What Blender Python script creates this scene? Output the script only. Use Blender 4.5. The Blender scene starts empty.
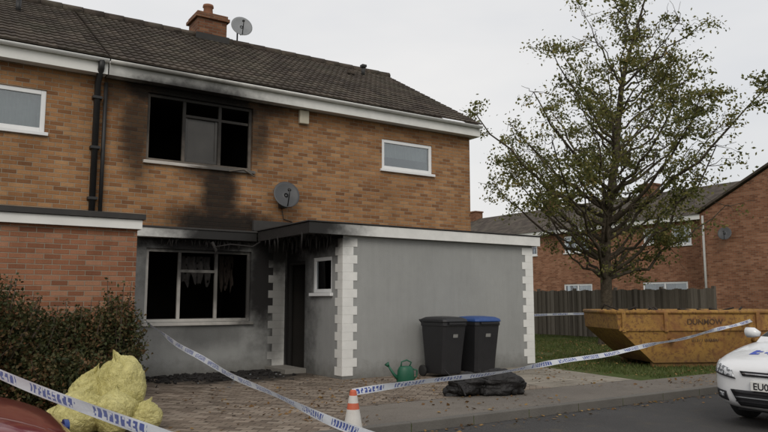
import bpy, math, random
import numpy as np
from mathutils import Vector, Matrix, noise as mnoise
from mathutils.bvhtree import BVHTree
random.seed(7); rng=np.random.default_rng(7)
S=bpy.context.scene
COL=S.collection
class N:
    def __init__(s,name):
        s.m=bpy.data.materials.new(name); s.m.use_nodes=True
        s.t=s.m.node_tree; s.t.nodes.clear()
        s.out=s.n('ShaderNodeOutputMaterial')
    def n(s,typ,**k):
        a=s.t.nodes.new(typ)
        for q,v in k.items(): setattr(a,q,v)
        return a
    def l(s,a,b): s.t.links.new(a,b)
    def set(s,sock,v):
        if isinstance(v,bpy.types.NodeSocket): s.l(v,sock)
        else: sock.default_value=v
    def math(s,op,a,b=0.0,c=0.0,clamp=False):
        n=s.n('ShaderNodeMath',operation=op,use_clamp=clamp)
        s.set(n.inputs[0],a); s.set(n.inputs[1],b); s.set(n.inputs[2],c)
        return n.outputs[0]
    def mix(s,f,a,b,mode='MIX'):
        n=s.n('ShaderNodeMix',data_type='RGBA',blend_type=mode)
        s.set(n.inputs[0],f)
        for i,v in ((6,a),(7,b)):
            if isinstance(v,tuple) and len(v)==3: v=v+(1,)
            s.set(n.inputs[i],v)
        return n.outputs[2]
    def ramp(s,f,stops,interp='LINEAR'):
        n=s.n('ShaderNodeValToRGB'); r=n.color_ramp; r.interpolation=interp
        while len(r.elements)<len(stops): r.elements.new(.5)
        for e,(p,c) in zip(r.elements,stops):
            e.position=p; e.color=(c+(1,)) if isinstance(c,tuple) else (c,c,c,1)
        s.set(n.inputs[0],f); return n.outputs[0]
    def noise(s,scale,detail=4,rough=.55,vec=None,dist=0):
        n=s.n('ShaderNodeTexNoise'); n.inputs['Scale'].default_value=scale
        n.inputs['Detail'].default_value=detail; n.inputs['Roughness'].default_value=rough
        n.inputs['Distortion'].default_value=dist
        s.l(vec if vec is not None else s.pos(),n.inputs['Vector']); return n.outputs[0]
    def pos(s):
        if not hasattr(s,'_p'): s._p=s.n('ShaderNodeNewGeometry').outputs['Position']
        return s._p
    def objc(s):
        if not hasattr(s,'_o'): s._o=s.n('ShaderNodeTexCoord').outputs['Object']
        return s._o
    def uv(s):
        if not hasattr(s,'_u'): s._u=s.n('ShaderNodeTexCoord').outputs['UV']
        return s._u
    def sep(s,v):
        n=s.n('ShaderNodeSeparateXYZ'); s.l(v,n.inputs[0]); return n.outputs
    def comb(s,x,y,z=0.0):
        n=s.n('ShaderNodeCombineXYZ'); s.set(n.inputs[0],x); s.set(n.inputs[1],y); s.set(n.inputs[2],z); return n.outputs[0]
    def bump(s,h,dist=.01,strength=1.0,nrm=None):
        n=s.n('ShaderNodeBump'); n.inputs['Distance'].default_value=dist; n.inputs['Strength'].default_value=strength
        s.l(h,n.inputs['Height'])
        if nrm is not None: s.l(nrm,n.inputs['Normal'])
        return n.outputs[0]
    def bsdf(s,color,rough=.8,nrm=None,metal=0,spec=.4,trans=0,coat=0,alpha=None):
        b=s.n('ShaderNodeBsdfPrincipled')
        if isinstance(color,tuple) and len(color)==3: color=color+(1,)
        s.set(b.inputs['Base Color'],color); s.set(b.inputs['Roughness'],rough)
        s.set(b.inputs['Metallic'],metal); s.set(b.inputs['Specular IOR Level'],spec)
        b.inputs['Transmission Weight'].default_value=trans; b.inputs['Coat Weight'].default_value=coat
        if nrm is not None: s.l(nrm,b.inputs['Normal'])
        s.l(b.outputs[0],s.out.inputs[0]); return b
    def soot(s,ells,axis=0,rough=.55):
        x,y,z=s.sep(s.pos()); u=(x,y)[axis]
        nz=s.noise(1.6,5,.62); nz2=s.noise(9,3,.6)
        tot=None
        for (cx,cz,rx,rz,k) in ells:
            a=s.math('DIVIDE',s.math('SUBTRACT',u,cx),rx); b=s.math('DIVIDE',s.math('SUBTRACT',z,cz),rz)
            d=s.math('SQRT',s.math('ADD',s.math('MULTIPLY',a,a),s.math('MULTIPLY',b,b)))
            d=s.math('ADD',d,s.math('MULTIPLY',s.math('SUBTRACT',nz,.5),.8))
            d=s.math('ADD',d,s.math('MULTIPLY',s.math('SUBTRACT',nz2,.5),.25))
            m=s.n('ShaderNodeMapRange',interpolation_type='SMOOTHSTEP'); s.l(d,m.inputs[0])
            m.inputs[1].default_value=1.2; m.inputs[2].default_value=.38; m.inputs[3].default_value=0; m.inputs[4].default_value=k
            tot=m.outputs[0] if tot is None else s.math('MAXIMUM',tot,m.outputs[0])
        return tot
def simple(name,c,rough=.7,var=.15,scale=6,bump=.0,metal=0,spec=.4,coat=0,obj=True,bscale=40):
    k=N(name); v=k.objc() if obj else k.pos()
    nz=k.noise(scale,5,.6,v)
    f=k.math('ADD',k.math('MULTIPLY',nz,2*var),1-var)
    col=k.mix(1.0,c,k.comb(f,f,f),'MULTIPLY')
    nr=k.bump(k.noise(bscale,3,.6,v),bump) if bump else None
    k.bsdf(col,rough,nr,metal,spec,coat=coat); return k.m
def brick_mat(name,ramp,mortar,soot=None,axis=0,bw=.225,rh=.075,msize=.012):
    k=N(name); u,v,_=k.sep(k.uv())
    row=k.math('FLOOR',k.math('DIVIDE',v,rh))
    par=k.math('MODULO',k.math('ADD',row,2000),2)
    off=k.math('MULTIPLY',k.math('SUBTRACT',1,par),.5*bw)
    uo=k.math('ADD',u,off); bn=k.math('FLOOR',k.math('DIVIDE',uo,bw))
    wn=k.n('ShaderNodeTexWhiteNoise',noise_dimensions='2D'); k.l(k.comb(k.math('ADD',row,.5),k.math('ADD',bn,.5)),wn.inputs[0])
    big=k.noise(.7,3,.5)
    fac=k.math('ADD',k.math('MULTIPLY',wn.outputs[0],.8),k.math('MULTIPLY',big,.22),clamp=True)
    col=k.ramp(fac,ramp)
    fine=k.noise(60,3,.6)
    col=k.mix(.35,col,k.ramp(fine,[(.3,(.55,.5,.46)),(.7,(1.2,1.15,1.1))]),'MULTIPLY')
    fu=k.math('SUBTRACT',uo,k.math('MULTIPLY',bn,bw)); fv=k.math('SUBTRACT',v,k.math('MULTIPLY',row,rh))
    du=k.math('MINIMUM',fu,k.math('SUBTRACT',bw,fu)); dv=k.math('MINIMUM',fv,k.math('SUBTRACT',rh,fv))
    dd=k.math('ADD',k.math('MINIMUM',du,dv),k.math('MULTIPLY',k.math('SUBTRACT',k.noise(35,2,.5),.5),.003))
    mr=k.n('ShaderNodeMapRange'); k.l(dd,mr.inputs[0]); mr.inputs[1].default_value=msize*.62; mr.inputs[2].default_value=msize*.38; mr.inputs[3].default_value=0; mr.inputs[4].default_value=1
    mf=mr.outputs[0]
    col=k.mix(k.math('MULTIPLY',mf,.9),col,mortar)
    st=k.noise(.45,5,.65); col=k.mix(1.0,col,k.ramp(st,[(.3,(.76,.74,.72)),(.65,(1.08,1.08,1.08))]),'MULTIPLY')
    x,y,z=k.sep(k.pos()); sv=k.noise(1.5,5,.65,k.comb(k.math('MULTIPLY',x,1.6),k.math('MULTIPLY',y,1.6),k.math('MULTIPLY',z,.3)))
    col=k.mix(1.0,col,k.ramp(sv,[(.3,(.82,.81,.80)),(.6,(1.03,1.03,1.03))]),'MULTIPLY')
    if soot:
        so=k.soot(soot,axis); col=k.mix(so,col,(.012,.011,.010))
    h=k.math('ADD',k.math('MULTIPLY',mf,-1.0),k.math('MULTIPLY',fine,.35))
    k.bsdf(col,.88,k.bump(h,.008),spec=.2); return k.m
def render_mat(name,c,soot=None,axis=0):
    k=N(name)
    n1=k.noise(.8,5,.6); n2=k.noise(7,4,.6)
    x,y,z=k.sep(k.pos())
    streak=k.noise(3,4,.6,k.comb(k.math('MULTIPLY',x,2.2),k.math('MULTIPLY',y,2.2),k.math('MULTIPLY',z,.25)))
    f=k.math('ADD',k.math('ADD',k.math('MULTIPLY',n1,.24),k.math('MULTIPLY',n2,.12)),k.math('ADD',k.math('MULTIPLY',streak,.22),.71))
    col=k.mix(1.0,c,k.comb(f,f,f),'MULTIPLY')
    base=k.n('ShaderNodeMapRange'); k.l(k.math('ADD',z,k.math('MULTIPLY',k.math('SUBTRACT',n2,.5),.35)),base.inputs[0])
    base.inputs[1].default_value=.0; base.inputs[2].default_value=.32; base.inputs[3].default_value=.6; base.inputs[4].default_value=0
    col=k.mix(base.outputs[0],col,(.09,.085,.07))
    if soot: col=k.mix(k.soot(soot,axis),col,(.010,.009,.009))
    k.bsdf(col,.85,k.bump(k.noise(55,4,.7),.004),spec=.25); return k.m
def link(o,parent=None,keep=True):
    COL.objects.link(o)
    if parent is not None:
        o.parent=parent
        if keep: o.matrix_parent_inverse=parent_mat(parent).inverted()
    return o
def parent_mat(p): return Matrix.LocRotScale(p.location,p.rotation_euler,p.scale)
def empty(name,loc=(0,0,0),rot=(0,0,0)):
    e=bpy.data.objects.new(name,None); e.location=loc; e.rotation_euler=rot; e.empty_display_size=.3
    COL.objects.link(e); return e
def mesh(name,V,F,mat,parent=None,smooth=False,bevel=0,keep=True,seg=2,matidx=None,loc=None,rot=None,solid=0,sub=0):
    me=bpy.data.meshes.new(name); me.from_pydata([tuple(v) for v in V],[],[tuple(f) for f in F])
    mats=mat if isinstance(mat,(list,tuple)) else [mat]
    for m in mats: me.materials.append(m)
    if matidx is not None: me.polygons.foreach_set('material_index',matidx)
    uvl=me.uv_layers.new(name='UVMap')
    co=np.array([tuple(v) for v in V],dtype=float).reshape(-1,3)
    me.update()
    nl=len(me.loops); li=np.zeros(nl,dtype=np.int32); me.loops.foreach_get('vertex_index',li)
    npoly=len(me.polygons); ls=np.zeros(npoly,dtype=np.int32); lt=np.zeros(npoly,dtype=np.int32); nr=np.zeros(npoly*3)
    me.polygons.foreach_get('loop_start',ls); me.polygons.foreach_get('loop_total',lt); me.polygons.foreach_get('normal',nr)
    ax=np.argmax(np.abs(nr.reshape(-1,3)),axis=1); axl=np.repeat(ax,lt)
    P=co[li]; u=np.where(axl==0,P[:,1],P[:,0]); v=np.where(axl==2,P[:,1],P[:,2])
    uvl.data.foreach_set('uv',np.stack([u+45,v+9],1).ravel())
    if smooth: me.polygons.foreach_set('use_smooth',[True]*npoly)
    o=bpy.data.objects.new(name,me)
    if loc: o.location=loc
    if rot: o.rotation_euler=rot
    link(o,parent,keep)
    if solid: 
        m=o.modifiers.new('s','SOLIDIFY'); m.thickness=solid; m.offset=0
    if bevel:
        m=o.modifiers.new('b','BEVEL'); m.width=bevel; m.segments=seg; m.limit_method='ANGLE'
    if sub:
        m=o.modifiers.new('ss','SUBSURF'); m.levels=sub; m.render_levels=sub
    return o
def boxvf(x0,x1,y0,y1,z0,z1,off=0):
    V=[(x0,y0,z0),(x1,y0,z0),(x1,y1,z0),(x0,y1,z0),(x0,y0,z1),(x1,y0,z1),(x1,y1,z1),(x0,y1,z1)]
    F=[(0,3,2,1),(4,5,6,7),(0,1,5,4),(1,2,6,5),(2,3,7,6),(3,0,4,7)]
    return V,[tuple(i+off for i in f) for f in F]
def box(name,x0,x1,y0,y1,z0,z1,mat,parent=None,bevel=.004,**k):
    V,F=boxvf(x0,x1,y0,y1,z0,z1); return mesh(name,V,F,mat,parent,bevel=bevel,**k)
def boxes(name,L,mat,parent=None,bevel=.004,**k):
    V=[];F=[]
    for b in L:
        v,f=boxvf(*b,off=len(V)); V+=v;F+=f
    return mesh(name,V,F,mat,parent,bevel=bevel,**k)
def tube_vf(pts,rad,n=8,off=0,cap=True):
    V=[];F=[]; pts=[Vector(p) for p in pts]
    prev=None
    for i,p in enumerate(pts):
        d=(pts[min(i+1,len(pts)-1)]-pts[max(i-1,0)]).normalized()
        a=prev if prev is not None else (Vector((0,0,1)) if abs(d.z)<.9 else Vector((1,0,0)))
        s=d.cross(a).normalized(); t=s.cross(d).normalized(); prev=t
        r=rad[i] if isinstance(rad,(list,tuple)) else rad
        for j in range(n):
            an=2*math.pi*j/n; V.append(tuple(p+s*math.cos(an)*r+t*math.sin(an)*r))
    for i in range(len(pts)-1):
        for j in range(n):
            a=off+i*n+j;b=off+i*n+(j+1)%n
            F.append((a,b,b+n,a+n))
    if cap:
        F.append(tuple(off+j for j in range(n))[::-1]); F.append(tuple(off+(len(pts)-1)*n+j for j in range(n)))
    return V,F
def tube(name,pts,rad,mat,parent=None,n=10,smooth=True,**k):
    V,F=tube_vf(pts,rad,n); return mesh(name,V,F,mat,parent,smooth=smooth,**k)
def tubes(name,L,mat,parent=None,n=8,**k):
    V=[];F=[]
    for pts,r in L:
        v,f=tube_vf(pts,r,n,len(V)); V+=v;F+=f
    return mesh(name,V,F,mat,parent,smooth=True,**k)
def wall(name,kind,u0,u1,z0,z1,c,holes,mat,parent,depth=.12,sgn=1):
    us=sorted({u0,u1,*[h[0] for h in holes],*[h[1] for h in holes]}); zs=sorted({z0,z1,*[h[2] for h in holes],*[h[3] for h in holes]})
    V=[];F=[]
    def P(u,z,d): return (u,c+d*sgn,z) if kind=='x' else (c+d*sgn,u,z)
    def quad(*p):
        o=len(V); V.extend(p); F.append((o,o+1,o+2,o+3))
    for i in range(len(us)-1):
        for j in range(len(zs)-1):
            um=(us[i]+us[i+1])/2; zm=(zs[j]+zs[j+1])/2
            if any(h[0]<um<h[1] and h[2]<zm<h[3] for h in holes): continue
            quad(P(us[i],zs[j],0),P(us[i+1],zs[j],0),P(us[i+1],zs[j+1],0),P(us[i],zs[j+1],0))
    for a,b,e,f in holes:
        quad(P(a,e,0),P(a,f,0),P(a,f,depth),P(a,e,depth)); quad(P(b,e,0),P(b,e,depth),P(b,f,depth),P(b,f,0))
        quad(P(a,f,0),P(b,f,0),P(b,f,depth),P(a,f,depth)); quad(P(a,e,0),P(a,e,depth),P(b,e,depth),P(b,e,0))
    return mesh(name,V,F,mat,parent)
# ---------------------------------------------------------------- materials
BR=[(0,(.14,.066,.034)),(.2,(.245,.120,.055)),(.5,(.325,.168,.076)),(.8,(.385,.212,.10)),(1,(.44,.265,.135))]
BRR=[(0,(.15,.062,.038)),(.3,(.24,.105,.058)),(.65,(.31,.145,.083)),(1,(.37,.20,.125))]
MORT=(.33,.28,.21)
soot_up=[(4.42,5.2,1.9,.85,1.0),(4.35,4.6,1.4,.85,.95),(3.5,5.3,1.0,.6,.95),(4.72,3.45,.50,1.3,.93),(4.6,3.85,.8,.3,.8),(4.9,2.75,1.5,.5,.97),(3.15,4.5,.4,1.1,.8),(2.75,5.2,.5,.5,.7),(5.5,4.8,.35,.9,.75),(5.6,5.3,.8,.4,.8)]
m_brick=brick_mat('brick_sooty',BR,MORT,soot_up)
m_brick_n=brick_mat('brick_weathered',BR,MORT)
m_brick_red=brick_mat('brick_red',BRR,(.29,.245,.185))
m_grey=render_mat('grey_render',(.29,.295,.285))
m_grey_s=render_mat('grey_render_sooty',(.29,.295,.285),[(4.4,2.6,2.2,.7,1.0),(5.75,1.9,.75,1.6,.98),(6.15,1.0,.45,1.6,.97),(4.4,2.0,1.4,.8,.9),(4.6,.75,1.0,.35,.5)],0)
m_grey_side=render_mat('grey_render_side',(.28,.285,.28),[(12.75,1.2,1.15,3.0,1.0),(11.7,2.65,2.3,.65,1.0)],1)
m_white=simple('white_paint',(.72,.72,.69),.55,.14,2.5,obj=False)
def white_soot(name,ells,axis=0,c=(.72,.72,.69),rough=.6):
    k=N(name); n=k.noise(4,4,.6); f=k.math('ADD',k.math('MULTIPLY',n,.36),.78)
    col=k.mix(1.0,c,k.comb(f,f,f),'MULTIPLY'); col=k.mix(k.soot(ells,axis),col,(.013,.012,.011))
    k.bsdf(col,rough); return k.m
m_white_eave=white_soot('white_fascia_sooty',[(4.25,5.2,1.9,.42,.97),(3.6,5.4,1.0,.4,.6),(2.5,5.25,.5,.3,.45)])
m_white_can=white_soot('white_canopy_sooty',[(5.1,2.6,2.0,.9,1.0)])
m_white_q=white_soot('white_quoin',[(5.95,2.6,.7,1.2,.98),(5.9,1.2,.5,1.6,.7)])
m_white_qc=white_soot('white_quoin_corner',[(6.05,2.65,.5,.5,.9)])
m_upvc_burn=white_soot('upvc_scorched',[(4.4,5.2,1.9,1.6,.98)],c=(.20,.17,.14),rough=.8)
m_upvc_sill=white_soot('sill_scorched',[(4.9,3.9,.9,.4,.85)],c=(.50,.47,.43),rough=.8)
m_upvc_g=white_soot('upvc_scorched_ground',[(4.7,2.6,1.8,1.3,.98),(5.5,1.7,.8,1.3,.95),(4.8,1.8,1.0,1.0,.8)],c=(.54,.52,.48),rough=.7)
m_upvc=simple('upvc_white',(.76,.77,.77),.35,.06,3)
m_char=simple('charred',(.018,.016,.015),.85,.5,6,.01,obj=False)
m_char2=simple('charred_rag',(.030,.023,.018),.9,.6,5,.02,obj=False,bscale=14)
m_room=simple('burnt_room',(.016,.014,.012),.95,.6,2,obj=False)
m_roomn=simple('room_interior',(.14,.13,.115),.9,.3,2,obj=False)
m_curtain=simple('net_curtain',(.45,.45,.43),.9,.25,9,obj=False)
def glassm(name,c=(.05,.06,.065),r=.06):
    k=N(name); n=k.noise(1.3,3,.5); k.bsdf(k.mix(n,c,tuple(v*2.2 for v in c)),r,spec=.8); return k.m
m_glasscar=glassm('car_glass',(.02,.024,.026))
k=N('window_glass'); tr=k.n('ShaderNodeBsdfTransparent'); tr.inputs[0].default_value=(.75,.8,.8,1)
gl=k.n('ShaderNodeBsdfGlossy'); gl.inputs['Roughness'].default_value=.03; gl.inputs[0].default_value=(.9,.92,.95,1)
k.l(k.bump(k.noise(1.2,2,.5),.01),gl.inputs['Normal'])
lw=k.n('ShaderNodeFresnel'); lw.inputs[0].default_value=1.5
mx=k.n('ShaderNodeMixShader'); k.l(k.math('ADD',k.math('MULTIPLY',lw.outputs[0],1.0),.10,clamp=True),mx.inputs[0]); k.l(tr.outputs[0],mx.inputs[1]); k.l(gl.outputs[0],mx.inputs[2]); k.l(mx.outputs[0],k.out.inputs[0]); m_glass=k.m
m_smoky=glassm('smoked_glass',(.012,.010,.009),.45)
m_black=simple('black_plastic',(.018,.018,.02),.45,.25,8,.002)
m_dark=simple('dark_felt',(.04,.038,.036),.85,.3,5,obj=False)
m_pipe=simple('black_pipe',(.02,.02,.02),.5,.3,5,obj=False)
m_gravel=simple('roof_felt_grey',(.12,.12,.11),.95,.3,8,.01,obj=False)
k=N('roof_tiles'); u,v,_=k.sep(k.uv())
row=k.math('FLOOR',k.math('DIVIDE',v,.265)); cn=k.math('FLOOR',k.math('DIVIDE',u,.30))
wn=k.n('ShaderNodeTexWhiteNoise',noise_dimensions='2D'); k.l(k.comb(row,cn),wn.inputs[0])
c=k.ramp(wn.outputs[0],[(0,(.045,.036,.030)),(.5,(.065,.052,.043)),(1,(.095,.077,.062))])
c=k.mix(k.math('MULTIPLY',k.ramp(k.noise(1.1,6,.7),[(.45,0.),(.7,1.)]),.4),c,(.10,.098,.068))
c=k.mix(k.ramp(k.noise(25,3,.6),[(.62,0.),(.72,.5)]),c,(.17,.16,.13))
k.bsdf(c,.9,k.bump(k.noise(70,3),.004),spec=.2); m_tile=k.m
def window(prefix,kind,u0,u1,z0,z1,c,parent,mf,mg,splits=(),transoms=(),fw=.055,inset=.05,panes=None,sgn=1,sill=True,msill=None):
    L=[];G=[]
    def B(a,b,e,f,d0,d1): return (a,b,min(c+d0*sgn,c+d1*sgn),max(c+d0*sgn,c+d1*sgn),e,f) if kind=='x' else (min(c+d0*sgn,c+d1*sgn),max(c+d0*sgn,c+d1*sgn),a,b,e,f)
    e=.002
    L+= [B(u0+e,u0+fw,z0+e,z1-e,inset,inset+.06),B(u1-fw,u1-e,z0+e,z1-e,inset,inset+.06),B(u0+fw,u1-fw,z1-fw,z1-e,inset,inset+.058),B(u0+fw,u1-fw,z0+e,z0+fw,inset,inset+.058)]
    xs=[u0+fw]+[u0+(u1-u0)*s for s in splits]+[u1-fw]
    for s in xs[1:-1]: L.append(B(s-fw*.5,s+fw*.5,z0+fw,z1-fw,inset+.003,inset+.057))
    for i in range(len(xs)-1):
        if panes is None or i in panes:
            G.append(B(xs[i],xs[i+1],z0+fw*.6,z1-fw*.6,inset+.03,inset+.036))
    for bay,fr in transoms:
        zz=z0+(z1-z0)*fr; L.append(B(xs[bay]+.02,xs[bay+1]-.02,zz-fw*.45,zz+fw*.45,inset+.006,inset+.054))
    boxes(prefix+'_frame',L,mf,parent,bevel=.006)
    if G: boxes(prefix+'_glass',G,mg,parent,bevel=0)
    if sill: boxes(prefix+'_sill',[B(u0-.05,u1+.05,z0-.06,z0-.001,-.06,inset+.05)],msill or mf,parent,bevel=.006)
# ================================================================ HOUSE
M=12.93
H=empty('brick_house',(6.7,M,0)); HL=empty('brick_house',(-1,M,0))
XP=2.54; XR=10.84; ZE=5.32
upH=[(3.32,5.40,3.92,5.20),(8.5,9.92,4.30,4.99)]
wall('front_wall_upper','x',XP,XR,2.62,ZE+.2,M,upH,m_brick,H)
wall('front_wall_lower','x',XP,6.22,0,2.62,M,[(3.40,5.43,.96,2.31)],m_grey_s,H)
wall('front_wall_upper','x',-4,XP,2.6,ZE+.2,M,[(-.1,1.62,4.2,4.94)],m_brick_n,HL)
box('main_wall_core_right',XR-.001,XR+.24,M+.001,M+7.6,0,ZE+.2,m_brick_n,H,bevel=0)
mesh('gable_wall',[(XR+.24,M,ZE+.1),(XR+.24,M+7.6,ZE+.1),(XR+.24,M+3.8,7.75),(XR,M,ZE+.1),(XR,M+7.6,ZE+.1),(XR,M+3.8,7.75)],[(0,1,2),(3,5,4),(0,2,5,3),(2,1,4,5)],m_brick_n,H)
wall('rear_wall','x',-4,XR,0,ZE+.2,M+7.6,[],m_brick_n,H)
def room(name,x0,x1,y0,y1,z0,z1,mat,parent):
    V,F=boxvf(x0,x1,y0,y1,z0,z1); F=[f for i,f in enumerate(F) if i!=2]
    mesh(name,V,F,mat,parent)
room('upper_room',2.9,5.9,M+.13,M+3.5,2.9,5.3,m_room,H)
room('ground_room',2.9,6.15,M+.13,M+3.5,.05,2.5,m_room,H)
room('rear_bedroom',8.1,10.4,M+.13,M+3,3.2,5.25,m_roomn,H)
room('neighbour_bedroom',-1,2.2,M+.13,M+3,3.2,5.25,m_roomn,HL)
window('upper_window','x',*upH[0],M,H,m_upvc_burn,m_smoky,(.34,.68),((1,.74),(2,.74)),fw=.06,panes=(),inset=.06,msill=m_upvc_sill)
window('small_window','x',*upH[1],M,H,m_upvc,m_glass,(),(),fw=.08,inset=.02)
window('ground_window','x',3.40,5.43,.96,2.31,M,H,m_upvc_g,m_smoky,(.31,.66),((1,.70),),fw=.06,panes=(),inset=.05)
window('neighbour_window','x',-.1,1.62,4.2,4.94,M,HL,m_upvc,m_glass,(),(),fw=.08,inset=.02)
def drape(name,x0,x1,z0,z1,y,parent,mat,folds=9):
    nu=folds*6; V=[];F=[]
    for zz in (z0,z1):
        for i in range(nu+1):
            a=i/nu; V.append((x0+(x1-x0)*a,y+.02*math.sin(a*folds*2*math.pi),zz))
    for i in range(nu): F.append((i,i+1,nu+2+i,nu+1+i))
    mesh(name,V,F,mat,parent,smooth=True)
drape('net_curtain',8.5,9.9,4.62,5.05,M+.2,H,m_curtain,14)
drape('net_curtain',-.1,1.6,4.1,5.0,M+.2,HL,m_curtain,16)
def rag(name,x0,x1,z0,z1,y,parent,mat,seed):
    r=np.random.default_rng(seed); nu,nv=24,14; V=[];F=[]
    ph=r.random(4)*6
    for j in range(nv+1):
        for i in range(nu+1):
            a=i/nu;b=j/nv
            lo=z0+(z1-z0)*(.15*math.sin(a*17+ph[0])+.12*math.sin(a*31+ph[1])+.2)
            V.append((x0+(x1-x0)*a+.01*math.sin(b*9+ph[2]),y+.03*math.sin(a*26+ph[3]+b*2),lo+(z1-lo)*b))
    for j in range(nv):
        for i in range(nu):
            if r.random()<.06: continue
            q=j*(nu+1)+i; F.append((q,q+1,q+nu+2,q+nu+1))
    mesh(name,V,F,mat,parent,smooth=True)
m_rag=simple('scorched_cloth',(.030,.022,.017),.95,.6,4,.02,obj=False,bscale=14)
rag('burnt_blind',4.1,4.7,1.6,2.2,M+.3,H,m_char,3)
rag('burnt_blind_remains',5.0,5.3,1.5,2.25,M+.6,H,m_rag,1)
boxes('burnt_window_board',[(3.5,5.3,M+.13,M+.3,1.0,1.03)],m_char,H)
boxes('sash_remains',[(4.05,4.70,M+.10,M+.14,3.99,4.04),(4.05,4.10,M+.10,M+.14,4.04,4.85),(4.65,4.70,M+.10,M+.14,4.04,4.85),(4.10,4.65,M+.118,M+.124,4.04,4.85)],simple('smoked_pane',(.045,.042,.038),.35,.4,3,obj=False),H)
tubes('fallen_trim',[([(4.9,M-.07,3.86),(5.2,M-.06,3.93),(5.42,M-.09,3.80)],[.015,.02,.012]),([(3.5,M-.03,3.9),(4.3,M-.05,3.88),(4.9,M-.04,3.9)],[.012,.018,.012])],m_upvc_burn,H,n=6)
OV=.27
def eave(x0,x1,parent,mat,pre):
    box(pre+'fascia',x0,x1,M-OV,M-OV+.03,ZE,ZE+.25,mat,parent)
    box(pre+'soffit',x0,x1,M-OV+.03,M-.002,ZE+.02,ZE+.035,mat,parent)
    V=[];F=[];n=8
    for i,xx in enumerate((x0,x1)):
        for j in range(n+1):
            a=math.pi*j/n; V.append((xx,M-OV-.06-.055*math.cos(a),ZE+.25-.055*math.sin(a)))
    for j in range(n): F.append((j,j+1,n+2+j,n+1+j))
    mesh(pre+'gutter',V,F,mat,parent,smooth=True,solid=.006)
eave(XP+.02,XR+.36,H,m_white_eave,''); eave(-4,XP+.0,HL,m_white,'')
box('bargeboard_end',XR+.25,XR+.36,M-OV+.031,M+.3,ZE,ZE+.2,m_white,H)
Y0=M-OV-.06; Z0=ZE+.29; YR=16.7; ZR=7.93
SL=math.hypot(YR-Y0,ZR-Z0); dy,dz=(YR-Y0)/SL,(ZR-Z0)/SL; ny,nz=-dz,dy
def roof(x0,x1,parent,name,mirror=False):
    ncol=int((x1-x0)/.05); rows=int(SL/.265)+1; V=[];F=[]
    for r in range(rows):
        s0=r*.265; s1=min(s0+.30,SL)
        for (s,h) in ((s0,.0),(s0,.034),(s1,.006)):
            for i in range(ncol+1):
                x=x0+(x1-x0)*i/ncol; w=(x-x0)/.15
                hh=h+(.016*max(0,math.cos(2*math.pi*w))if h>0.001 or s!=s0 else 0)+ .004*mnoise.noise(Vector((math.floor((x-x0)/.3)*3.3,r*2.1,0)))
                y=Y0+dy*s+ny*hh; z=Z0+dz*s+nz*hh
                if mirror: y=2*YR-y
                V.append((x,y,z))
        b=r*3*(ncol+1)
        for q in range(2):
            for i in range(ncol):
                a=b+q*(ncol+1)+i; F.append((a,a+1,a+ncol+2,a+ncol+1))
    o=mesh(name,V,F,m_tile,parent)
    me=o.data; uv=me.uv_layers[0].data
    li=np.zeros(len(me.loops),dtype=np.int32); me.loops.foreach_get('vertex_index',li)
    co=np.array(V)[li]; rowid=(li//(3*(ncol+1)))
    kk=(li%(3*(ncol+1)))//(ncol+1)
    vv=(rowid+.1+.7*(kk==2))*.265+53
    uv.foreach_set('uv',np.stack([co[:,0]-x0+60,vv],1).ravel())
roof(XP,XR+.36,H,'roof_front'); roof(-4,XP-.001,HL,'roof_front'); roof(XP,XR+.36,H,'roof_back',True); roof(-4,XP-.001,HL,'roof_back',True)
box('roof_deck',-4,XR+.25,M,M+7.5,ZE+.21,ZE+.22,m_char,H,bevel=0)
mesh('verge',[(XR+.30,Y0,Z0-.02),(XR+.30,YR,ZR-.02),(XR+.30,YR,ZR-.14),(XR+.30,Y0,Z0-.14)],[(0,1,2,3)],m_white,H,solid=.03)
L=[]
x=-4
while x<XR+.3:
    L.append(([(x,YR,ZR+.0),(min(x+.44,XR+.37),YR,ZR+.012)],.115)); x+=.45
tubes('ridge_tiles',L,m_tile,H,n=12)
m_chim=brick_mat('brick_chimney',[(0,(.12,.05,.03)),(.5,(.20,.09,.05)),(1,(.28,.14,.08))],(.2,.17,.13))
CH=[(5.35,6.1,YR-.25,YR+.45,7.6,8.36),(5.29,6.16,YR-.31,YR+.51,8.361,8.44),(5.33,6.12,YR-.27,YR+.47,8.441,8.52)]
boxes('chimney_stack',CH,m_chim,H)
tube('chimney_pot',[(5.72,YR+.1,8.52),(5.72,YR+.1,8.58),(5.72,YR+.1,8.78),(5.72,YR+.1,8.80),(5.72,YR+.1,8.86)],[.16,.13,.11,.14,.13],simple('terracotta',(.22,.10,.055),.8),H,n=16)
box('chimney_lead_flashing',5.30,6.15,YR-.33,YR-.26,7.78,7.95,m_dark,H)
def dish(name,loc,r,az,parent,mat,el=25,arm=True):
    e=bpy.data.objects.new(name,None); e.location=loc; e.rotation_euler=(0,math.radians(-el),az); link(e,parent)
    V=[(0,0,0)];F=[];n=28;rr=6
    for i in range(1,rr+1):
        q=i/rr
        for j in range(n):
            a=2*math.pi*j/n; V.append((.16*r*q*q*1.0,r*q*math.cos(a)*.92,r*q*math.sin(a)))
    for j in range(n): F.append((0,1+j,1+(j+1)%n))
    for i in range(rr-1):
        for j in range(n): a=1+i*n+j;b=1+i*n+(j+1)%n; F.append((a,b,b+n,a+n))
    o=mesh(name+'_reflector',V,F,mat,None,smooth=True,solid=.008); o.parent=e
    o=tube(name+'_arm',[(.02,0,-r*.95),(r*.75,0,-r*.35),(r*.95,0,-r*.05)],.012,m_pipe,None); o.parent=e
    o=tube(name+'_feed',[(r*.95,0,-.1*r),(r*.82,0,.0)],[.03,.035],m_pipe,None); o.parent=e
    o=tube(name+'_bracket',[(-.01,0,0),(-.12,0,-.02),(-.14,0,-.14)],.02,m_pipe,None); o.parent=e
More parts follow.
